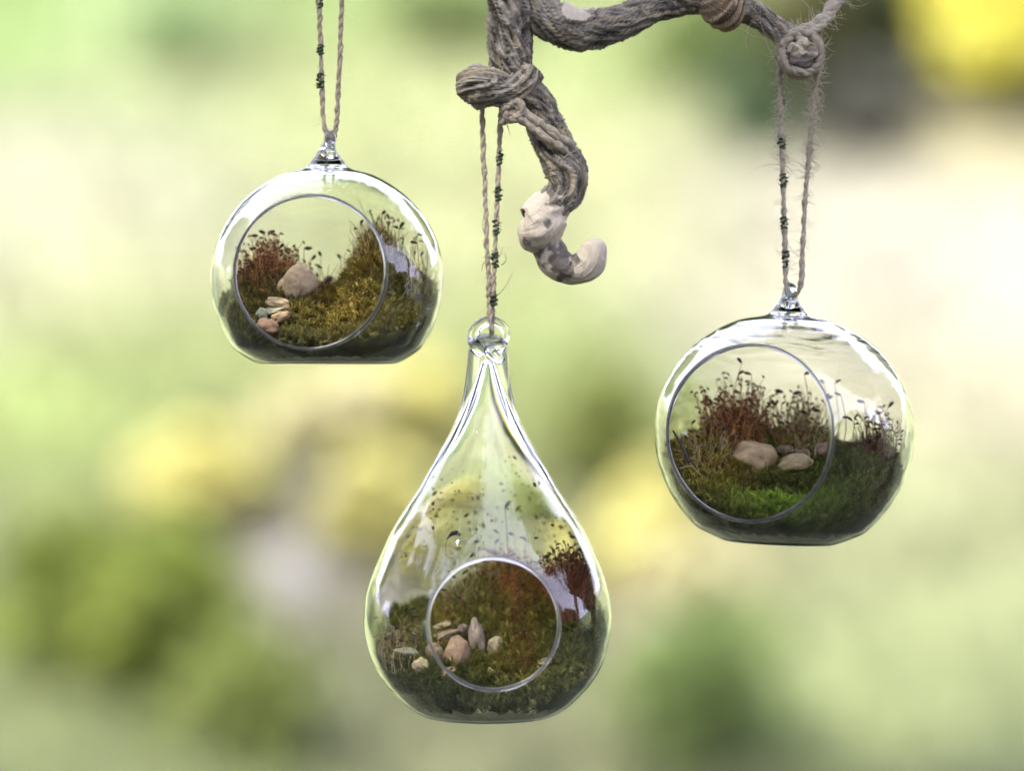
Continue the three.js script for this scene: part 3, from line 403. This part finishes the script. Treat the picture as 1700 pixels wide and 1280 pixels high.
function sand(key, depth, seed, label) {                                  // pale grit under the soil
  const { o: G, v } = GL[key], p = [], n = 10; for (let i = 0; i <= n; i++) { const y = v.I[0].y + 1 + depth * i / n; p.push(new THREE.Vector2(Math.max(0.01, v.inW(y) - 1.0), y)); }
  const g = new THREE.LatheGeometry([new THREE.Vector2(0.01, p[0].y), ...p, new THREE.Vector2(0.01, p[n].y)], 120), a = g.attributes.position, c = [];
  for (let i = 0; i < a.count; i++) { const x = a.getX(i), y = a.getY(i), z = a.getZ(i), f = (y - p[0].y) / depth; a.setY(i, p[0].y + f * depth * (0.75 + 0.35 * noise3(x * 0.05, seed, z * 0.05) + 0.15 * noise3(x * 0.2, seed, z * 0.2))); { const y2 = a.getY(i), w = Math.max(0.01, v.inW(Math.max(y2, v.I[0].y + 0.3)) - 1.6), r = Math.hypot(x, z); if (r > w) { a.setX(i, x * w / r); a.setZ(i, z * w / r); } } const k = 1 + 0.3 * noise3(x * 0.3, y * 0.3, z * 0.3); c.push(0.42 * k, 0.42 * k, 0.30 * k); }
  g.setAttribute('color', new THREE.Float32BufferAttribute(c, 3)); g.deleteAttribute('uv'); g.scale(U, U, U); g.computeVertexNormals();
  const t = top('sand_layer', g, std({ vertexColors: true, roughness: 1 }), G.position, label, 'sand'); t.rotation.copy(G.rotation);
}
sand('left', 9, 1, 'thin pale grit layer under the soil in the upper left globe'); sand('right', 17, 2, 'pale grit layer under the soil in the right globe'); sand('drop', 22, 3, 'pale grit layer under the soil in the drop');
// thread moss stalks: each a part with its capsule
function stalk(M, x, z, L, lean, thick, c1, c2, cap, nod = 1) {
  const R = M.R, y = Math.min(M.h(x, z), 400) - 4, p = [[x, y, z, thick]]; let X = x, Z = z; const b = (R() - 0.5) * 0.3, bz = (R() - 0.5) * 0.25; let tip = [x, y, z];
  for (let k = 1; k <= 4; k++) { const f = k / 4; X = x + lean * L * f * f + b * L * f * (1 - f); Z = z + bz * L * f; tip = [X, y + L * f, Z]; if (Math.hypot(X, Z) > M.v.inW(tip[1]) - 3) { const k2 = Math.max(0.1, (M.v.inW(tip[1]) - 4) / Math.hypot(X, Z)); tip[0] *= k2; tip[2] *= k2; } p.push([...tip, thick * (1 - f * 0.3)]); }
  const s = part('stalk', limb(p, { around: 5, along: 10, caps: false, color: () => c1 }), hairMat, M.o);
  const a = (R() < 0.5 ? -1 : 1) * (0.3 + R() * 1.4) * nod, dx = Math.sin(a), dy = Math.cos(a), w = cap * (0.17 + 0.08 * R());
  let [tx, ty, tz] = tip; const fits = (u) => Math.hypot(tx + dx * u, tz) < M.v.inW(ty + dy * u) - 1.5; const sg = fits(cap) ? 1 : -1;
  part('capsule', limb([[tx, ty, tz, thick], [tx + sg * dx * cap * 0.2, ty + dy * cap * 0.2, tz, w * 0.8], [tx + sg * dx * cap * 0.55, ty + dy * cap * 0.5, tz + 1, w], [tx + sg * dx * cap * 0.85, ty + dy * cap * 0.68, tz + 1, w * 0.7], [tx + sg * dx * cap, ty + dy * cap * 0.72, tz + 1, w * 0.2]], { around: 7, along: 12, color: () => c2 }), hairMat, s);
}
// a thicket of thin red-brown setae, too many to tell apart
function thicket(M, cx, cz, sx, sz, n, L0, L1, c, spread = 0.15, capsules = 0.5) {
  const R = M.R, gs = [];
  for (let i = 0; i < n * 1.45; i++) {
    let x, z; do { x = R() * 2 - 1; z = R() * 2 - 1; } while (x * x + z * z > 1); const lx = (x * 0.6 + R() - 0.5) * spread * 2, v = 0.6 + 0.8 * R(); x = cx + x * sx; z = cz + z * sz; const y = M.h(x, z) - 5, L = lerp(L0 * 0.5, L1, Math.pow(R(), 1.5));
    const pt = (f) => { let X = x + lx * L * f + (noise3(i, f * 3, 4)) * 11 * f, Z = z + noise3(i, f * 3, 9) * 11 * f, Y = y + L * f; const w = M.v.inW(Y) - 2.5, r = Math.hypot(X, Z); if (r > w) { X *= Math.max(w, 1) / r; Z *= Math.max(w, 1) / r; } return [X, Y, Z]; };
    const col = c.map((k) => k * v); if (M.v.inW(y + L) < 8) continue;
    gs.push(limb([0, 0.33, 0.66, 1].map((f) => [...pt(f), 0.62 - 0.2 * f]), { around: 4, along: 6, caps: false, color: () => col }));
    if (R() < capsules * 0.8) { const e = pt(1), a = R() * 6.28, d = c.map((k) => k * 0.45); gs.push(limb([[...e, 0.5], [e[0] + Math.cos(a) * 3, e[1] + 1.5, e[2], 2.1], [e[0] + Math.cos(a) * 8.5, e[1] + 4 * Math.sin(a) + 1, e[2], 0.7]], { around: 5, along: 6, color: () => d })); }
  }
  part('red_stalks', mergeGeometries(gs), hairMat, M.o).userData.kind = 'stuff';
}
function pebble(key, M, seed, px, py, rx, ry, rz, turn, c, label, dz = 0) {   // rests on the moss where it is seen at (px, py)
  const { o: G, px: gx, py: gy, v } = GL[key]; let best = 0, bd = 1e9, bx = 0, by = 0;
  for (let z = 130; z > -130; z -= 2) { const f = 1 - z * U / EYE.z, x = 850 + (px - 850) * f - gx, y = gy - (640 + (py - 640) * f); if (Math.hypot(x, z) + Math.max(rx, rz) * 0.7 > v.inW(y) - 4) continue; const e = Math.abs(M.h(x, z) + ry * 0.25 - y); if (e < bd - 0.5) { bd = e; best = z; bx = x; by = y; } if (bd < 3) break; }
  const g = new THREE.IcosahedronGeometry(1, 9), a = g.attributes.position, col = [];
  for (let i = 0; i < a.count; i++) { const x = a.getX(i), y = a.getY(i), z = a.getZ(i), k = 1 + 0.16 * noise3(x * 0.9 + seed, y * 0.9, z * 0.9) + 0.025 * noise3(x * 2.2, y * 2.2 + seed, z * 2.2), n = 1 + 0.34 * fbm(x * 1.8 + seed, y * 3.5 + x, z * 1.8, 5) + 0.2 * noise3(x * 9, y * 9, z * 9 + seed) - 0.35 * smooth(0.09 - Math.abs(noise3(x * 0.8, y * 2.2 + seed, z * 0.8)), 0, 0.09) * (seed % 3 ? 0.5 : 1); a.setXYZ(i, x * k * rx * U, y * k * ry * U, z * k * rz * U); col.push(c[0] * 0.9 * n, c[1] * 0.93 * n, c[2] * 0.76 * n); }
  g.setAttribute('color', new THREE.Float32BufferAttribute(col, 3)); g.deleteAttribute('uv'); g.deleteAttribute('normal'); const gg = mergeVertices(g, 1e-6); gg.computeVertexNormals();
  const m = top('pebble', gg, pebbleMat, V(bx, by, best + dz).multiplyScalar(U).applyEuler(G.rotation).add(G.position), label, 'pebble'); m.rotation.z = turn; return m;
}
const pebbleMat = std({ vertexColors: true, roughness: 0.75 });
const mix3 = (a, b, k) => a.map((v, i) => lerp(v, b[i], clamp(k, 0, 1)));
const OLIVE = [0.205, 0.185, 0.036], GREEN = [0.15, 0.195, 0.034], BRIGHT = [0.30, 0.44, 0.05], DARK = [0.042, 0.05, 0.016], GOLD = [0.34, 0.245, 0.04], RUST = [0.24, 0.11, 0.035], RED = [0.29, 0.12, 0.032], BROWN = [0.13, 0.065, 0.028], CAP = [0.035, 0.016, 0.008], PALES = [0.34, 0.27, 0.12];
const speck = (c, R) => { const v = 0.45 + 1.1 * R() * R() + 0.3 * R(); return c.map((k) => k * v); };

// upper left globe
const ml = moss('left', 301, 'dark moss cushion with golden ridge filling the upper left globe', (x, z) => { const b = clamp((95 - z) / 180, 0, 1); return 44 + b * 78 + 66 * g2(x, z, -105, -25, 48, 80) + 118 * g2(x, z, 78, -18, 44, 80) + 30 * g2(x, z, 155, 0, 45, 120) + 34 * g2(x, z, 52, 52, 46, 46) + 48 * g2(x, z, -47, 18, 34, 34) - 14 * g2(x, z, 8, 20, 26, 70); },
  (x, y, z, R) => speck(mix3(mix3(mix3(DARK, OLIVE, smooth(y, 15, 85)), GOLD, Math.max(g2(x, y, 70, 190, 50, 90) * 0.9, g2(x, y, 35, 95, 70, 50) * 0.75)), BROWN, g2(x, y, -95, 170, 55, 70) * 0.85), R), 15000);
thicket(ml, -98, -30, 50, 50, 230, 25, 62, RED, 0.16, 0.75); thicket(ml, -60, -50, 60, 30, 90, 25, 60, [0.22, 0.09, 0.03], 0.2, 0.6); thicket(ml, 78, -25, 42, 55, 200, 15, 48, PALES, 0.3, 0.08); thicket(ml, 130, -10, 45, 70, 90, 30, 85, PALES, 0.25, 0.25);
for (const [x, z, L, cap] of [[-92, -20, 62, 13], [-70, -40, 58, 12], [-48, -50, 70, 14], [-34, -60, 60, 12], [-20, -55, 72, 12], [-118, 0, 50, 11], [-135, 10, 40, 10], [-84, 20, 54, 12], [18, -50, 52, 12], [40, -70, 40, 10], [96, -30, 48, 11], [112, -20, 62, 12], [122, -50, 70, 12], [138, -10, 86, 13], [150, 10, 80, 12], [60, -20, 40, 11], [165, -20, 60, 10], [-150, 0, 46, 10], [-5, -75, 62, 11], [-60, -10, 46, 12], [-104, -45, 66, 12], [-125, -30, 60, 11], [88, -10, 36, 10]]) stalk(ml, x, z, L, (ml.R() - 0.5) * 0.4, 0.8, speck(RUST, ml.R), CAP, cap);
pebble('left', ml, 1, 497, 472, 33, 30, 20, 0.2, [0.34, 0.245, 0.18], 'largest pinkish tan pebble in the upper left globe, standing in its middle');
pebble('left', ml, 2, 463, 505, 22, 12, 16, -0.2, [0.36, 0.26, 0.17], 'tan pebble just below left of the largest one in the upper left globe', 4);
pebble('left', ml, 3, 456, 517, 21, 7, 14, 0.15, [0.36, 0.33, 0.26], 'flat pale grey pebble lying under the tan one in the upper left globe', 10);
pebble('left', ml, 4, 436, 523, 10, 11, 9, 0, [0.27, 0.28, 0.21], 'small round pale green pebble at the left of the upper left globe', 14);
pebble('left', ml, 5, 468, 527, 18, 9, 12, 0.3, [0.29, 0.19, 0.12], 'orange tan pebble below the flat pale one in the upper left globe', 14);
pebble('left', ml, 6, 447, 543, 19, 13, 14, -0.5, [0.21, 0.125, 0.085], 'reddish brown pebble lowest of all in the upper left globe', 10);
for (const [k, [x, y, r, l]] of [[546, 463, 8, 'dark grey chip of stone right of the largest pebble in the upper left globe'], [531, 488, 7, 'dark grey stone chip below right of the largest pebble in the upper left globe'], [541, 476, 6, 'dark grey stone chip between two others in the upper left globe'], [519, 502, 7, 'lowest dark grey stone chip beside the largest pebble in the upper left globe']].entries()) pebble('left', ml, 20 + k, x, y, r, r * 0.7, r, 0.4, [0.12, 0.11, 0.1], l);

// right globe
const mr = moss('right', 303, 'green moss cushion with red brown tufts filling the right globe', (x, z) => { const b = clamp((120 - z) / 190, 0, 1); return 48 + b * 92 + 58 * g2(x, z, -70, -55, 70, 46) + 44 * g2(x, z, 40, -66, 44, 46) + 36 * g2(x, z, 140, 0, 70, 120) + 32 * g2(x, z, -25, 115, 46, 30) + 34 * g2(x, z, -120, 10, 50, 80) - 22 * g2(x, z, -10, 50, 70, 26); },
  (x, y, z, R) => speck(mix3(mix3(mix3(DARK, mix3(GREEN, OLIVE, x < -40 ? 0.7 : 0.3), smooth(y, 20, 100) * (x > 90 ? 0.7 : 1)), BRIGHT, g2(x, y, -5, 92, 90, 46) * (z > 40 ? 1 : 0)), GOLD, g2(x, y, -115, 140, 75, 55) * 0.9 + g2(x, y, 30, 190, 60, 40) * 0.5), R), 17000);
thicket(mr, -80, -45, 48, 45, 330, 20, 76, RED, 0.2, 0.8); thicket(mr, 0, -60, 60, 40, 170, 25, 76, [0.24, 0.13, 0.04], 0.2, 0.7); thicket(mr, 50, -50, 34, 40, 150, 20, 62, PALES, 0.2, 0.4); thicket(mr, 165, -20, 30, 40, 150, 30, 80, [0.12, 0.05, 0.025], 0.12, 0.6); thicket(mr, -130, 0, 40, 50, 90, 20, 44, PALES, 0.2, 0.2);
for (const [x, z, L, cap] of [[-84, -40, 115, 14], [-70, -40, 110, 12], [-54, -50, 104, 14], [-112, -30, 86, 12], [-118, -20, 70, 12], [-100, -30, 78, 12], [-40, -60, 92, 14], [-22, -60, 96, 14], [-12, -55, 92, 13], [0, -60, 90, 14], [12, -70, 88, 15], [28, -70, 112, 14], [44, -60, 108, 13], [36, -40, 84, 12], [58, -50, 92, 14], [70, -40, 86, 13], [84, -30, 110, 13], [92, -40, 100, 12], [104, -30, 96, 12], [118, -20, 88, 12], [128, -10, 92, 12], [140, -20, 104, 13], [150, -10, 112, 12], [158, -30, 102, 12], [170, -10, 92, 12], [178, 10, 80, 11], [-140, 20, 62, 11], [-150, 0, 48, 11], [-160, 20, 36, 10], [-145, -20, 82, 10], [-92, 10, 66, 12], [-30, -10, 70, 12], [16, -20, 76, 12], [-65, 0, 74, 12], [100, -60, 120, 12], [76, -70, 134, 12]]) stalk(mr, x, z, L * (0.55 + 0.4 * mr.R()), (mr.R() - 0.5) * 0.5, 0.85, speck(RUST, mr.R), CAP, cap);
pebble('right', mr, 31, 1243, 762, 40, 29, 26, -0.08, [0.36, 0.25, 0.16], 'largest beige pebble in the right globe');
pebble('right', mr, 32, 1313, 769, 29, 16, 20, 0.2, [0.34, 0.25, 0.15], 'beige pebble just right of the largest one in the right globe', 4);
pebble('right', mr, 33, 1295, 748, 18, 10, 12, 0, [0.16, 0.11, 0.075], 'brown pebble behind the beige pair in the right globe');
pebble('right', mr, 34, 1324, 749, 20, 8, 12, -0.2, [0.2, 0.15, 0.10], 'flat greyish brown pebble leaning behind the smaller beige one in the right globe');
pebble('right', mr, 35, 1358, 745, 14, 12, 12, 0.5, [0.2, 0.13, 0.1], 'dull brown pebble next to the opening rim in the right globe');
{ const q = (x, y, z) => [x - 1293, 902 - y, z]; const t = thing('twig', GL.right.o.position, 'thin black forked twig leaning at the left of the right globe', 'twig'); t.rotation.copy(GL.right.o.rotation);
  part('stick', limb([[...q(1108, 722, 40), 1.6], [...q(1118, 740, 60), 2.2], [...q(1128, 758, 70), 2.6], [...q(1134, 772, 74), 2.8]], { around: 7, along: 24, color: () => [0.02, 0.016, 0.012] }), hairMat, t);
  part('side_twig', limb([[...q(1118, 782, 96), 1.2], [...q(1136, 778, 100), 1.2], [...q(1150, 790, 104), 1.0], [...q(1160, 794, 104), 0.6]], { around: 5, along: 16, color: () => [0.2, 0.16, 0.09] }), hairMat, t); }

// the drop
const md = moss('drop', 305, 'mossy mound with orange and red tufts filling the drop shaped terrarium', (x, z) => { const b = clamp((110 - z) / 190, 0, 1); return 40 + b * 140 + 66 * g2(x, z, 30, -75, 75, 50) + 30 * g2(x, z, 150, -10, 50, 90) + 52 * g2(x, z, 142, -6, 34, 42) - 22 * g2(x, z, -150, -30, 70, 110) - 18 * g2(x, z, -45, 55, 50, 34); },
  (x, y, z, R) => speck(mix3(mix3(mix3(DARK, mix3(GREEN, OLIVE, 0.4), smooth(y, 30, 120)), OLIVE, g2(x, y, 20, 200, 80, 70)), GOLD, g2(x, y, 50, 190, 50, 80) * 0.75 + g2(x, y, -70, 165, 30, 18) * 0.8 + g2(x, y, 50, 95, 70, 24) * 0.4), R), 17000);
thicket(md, 45, -70, 50, 36, 240, 14, 42, [0.36, 0.13, 0.025], 0.16, 0.3); thicket(md, 140, -4, 24, 30, 420, 70, 82, [0.22, 0.075, 0.028], 0.34, 0.6); thicket(md, 58, 0, 20, 60, 90, 14, 34, [0.24, 0.09, 0.03], 0.1, 0.1); thicket(md, -70, 0, 20, 24, 60, 10, 22, [0.26, 0.08, 0.02], 0.2, 0.1); thicket(md, -150, 0, 30, 50, 70, 20, 52, PALES, 0.25, 0.35); thicket(md, -20, -70, 60, 30, 100, 16, 46, PALES, 0.2, 0.5);
for (const [x, z, L, cap] of [[-44, -60, 54, 11], [-30, -70, 62, 12], [-18, -70, 70, 12], [-60, -50, 66, 11], [-75, -50, 56, 11], [-90, -40, 60, 11], [-100, -30, 40, 11], [8, -80, 58, 12], [22, -80, 60, 12], [44, -80, 66, 12], [60, -70, 64, 11], [72, -70, 72, 12], [-52, -70, 44, 10], [-8, -60, 40, 11], [14, -60, 44, 11], [34, -60, 48, 10], [80, -50, 48, 11], [96, -30, 56, 11], [108, -40, 74, 11], [120, -20, 80, 11], [136, -30, 86, 12], [152, -20, 72, 11], [-130, -10, 66, 11], [-144, 0, 72, 11], [-158, 10, 60, 10], [-170, 20, 46, 10], [-120, 20, 56, 11], [-182, 0, 30, 9], [170, 0, 60, 11], [-110, 0, 62, 11], [-136, 20, 44, 10], [-40, -40, 40, 10], [54, -40, 34, 10]]) stalk(md, x, z, L, (md.R() - 0.5) * 0.3, 0.75, speck(RUST, md.R), CAP, cap);
stalk(md, 36, -60, 128, -0.06, 0.9, [0.03, 0.02, 0.01], [0.012, 0.008, 0.005], 19, 0.35);
{ // crumbs and dried specks on the inside of the glass
  const R = md.R, gs = []; for (let i = 0; i < 280; i++) { const y = 265 + 185 * R() * (0.4 + 0.6 * R()), a = (R() - 0.5) * 2.2 + (R() < 0.8 ? -Math.PI / 2 : Math.PI / 2), w = md.v.inW(y) - 0.6, b = new THREE.IcosahedronGeometry(1, 1), s = 0.8 + 2.2 * R() ** 3; b.deleteAttribute('uv'); b.scale(s * (1 + R()), s, s); b.rotateZ(R() * 3); b.translate(Math.cos(a) * w, y, Math.sin(a) * w); gs.push(b); }
  part('specks', mergeGeometries(gs).scale(U, U, U), std({ color: rgb(0.12, 0.095, 0.03) }), GL.drop.o, 'dried specks on the inside of the glass').userData.kind = 'stuff'; }
{ const s = part('stalk', limb([[-68, 215, -10, 1.6], [-69, 250, 0, 1.5], [-71, 282, 6, 1.4], [-69, 296, 8, 1.3], [-63, 303, 8, 1.3]], { around: 7, along: 24, color: (t) => t > 0.8 ? [0.1, 0.06, 0.02] : [0.30, 0.28, 0.13] }), hairMat, md.o, 'thick pale bent stalk'); part('capsule', limb([[-66, 300, 8, 1.5], [-60, 306, 8, 3.6], [-52, 308, 8, 4.2], [-46, 304, 8, 2]], { around: 9, along: 18, color: () => [0.03, 0.014, 0.006] }), hairMat, s); }
pebble('drop', md, 41, 760, 1086, 22, 28, 18, -0.15, [0.27, 0.175, 0.13], 'round pinkish brown pebble at the left inside the opening of the drop');
pebble('drop', md, 42, 792, 1060, 13, 33, 10, 0.1, [0.24, 0.18, 0.17], 'tall narrow purplish pebble standing upright in the opening of the drop', 12);
pebble('drop', md, 43, 822, 1074, 14, 18, 12, 0.1, [0.30, 0.235, 0.165], 'rounded beige pebble right of the tall narrow one in the drop');
pebble('drop', md, 44, 735, 1040, 17, 7, 10, 0.35, [0.30, 0.23, 0.16], 'slanting beige pebble topmost at the left of the opening of the drop');
pebble('drop', md, 45, 742, 1054, 22, 8, 12, 0.3, [0.18, 0.13, 0.09], 'slanting brown pebble under the topmost beige one in the drop');
pebble('drop', md, 46, 769, 1047, 10, 11, 9, 0, [0.17, 0.115, 0.105], 'small purplish brown pebble left of the tall narrow one in the drop');
pebble('drop', md, 47, 730, 1073, 9, 8, 8, 0, [0.13, 0.09, 0.08], 'small dark pebble touching the left rim of the opening of the drop');
pebble('drop', md, 48, 698, 1105, 14, 13, 12, 0, [0.36, 0.29, 0.2], 'round pale beige pebble behind the glass left of the opening of the drop');
pebble('drop', md, 49, 676, 1083, 22, 7, 10, -0.08, [0.26, 0.25, 0.21], 'flat grey pebble behind the glass at the left of the drop');
pebble('drop', md, 50, 674, 1067, 12, 6, 8, 0.5, [0.2, 0.2, 0.17], 'small grey pebble above the flat grey one at the left of the drop');
pebble('drop', md, 51, 742, 1117, 20, 8, 10, 0.35, [0.28, 0.19, 0.13], 'flat pinkish pebble at the lower left rim of the opening of the drop');
pebble('drop', md, 52, 905, 1100, 11, 8, 8, 0.3, [0.26, 0.2, 0.11], 'small tan pebble at the lower right rim of the opening of the drop');
pebble('drop', md, 53, 722, 1085, 14, 18, 8, 0.6, [0.2, 0.14, 0.1], 'brown pebble leaning against the left rim of the opening of the drop');
renderer.render(scene, camera);
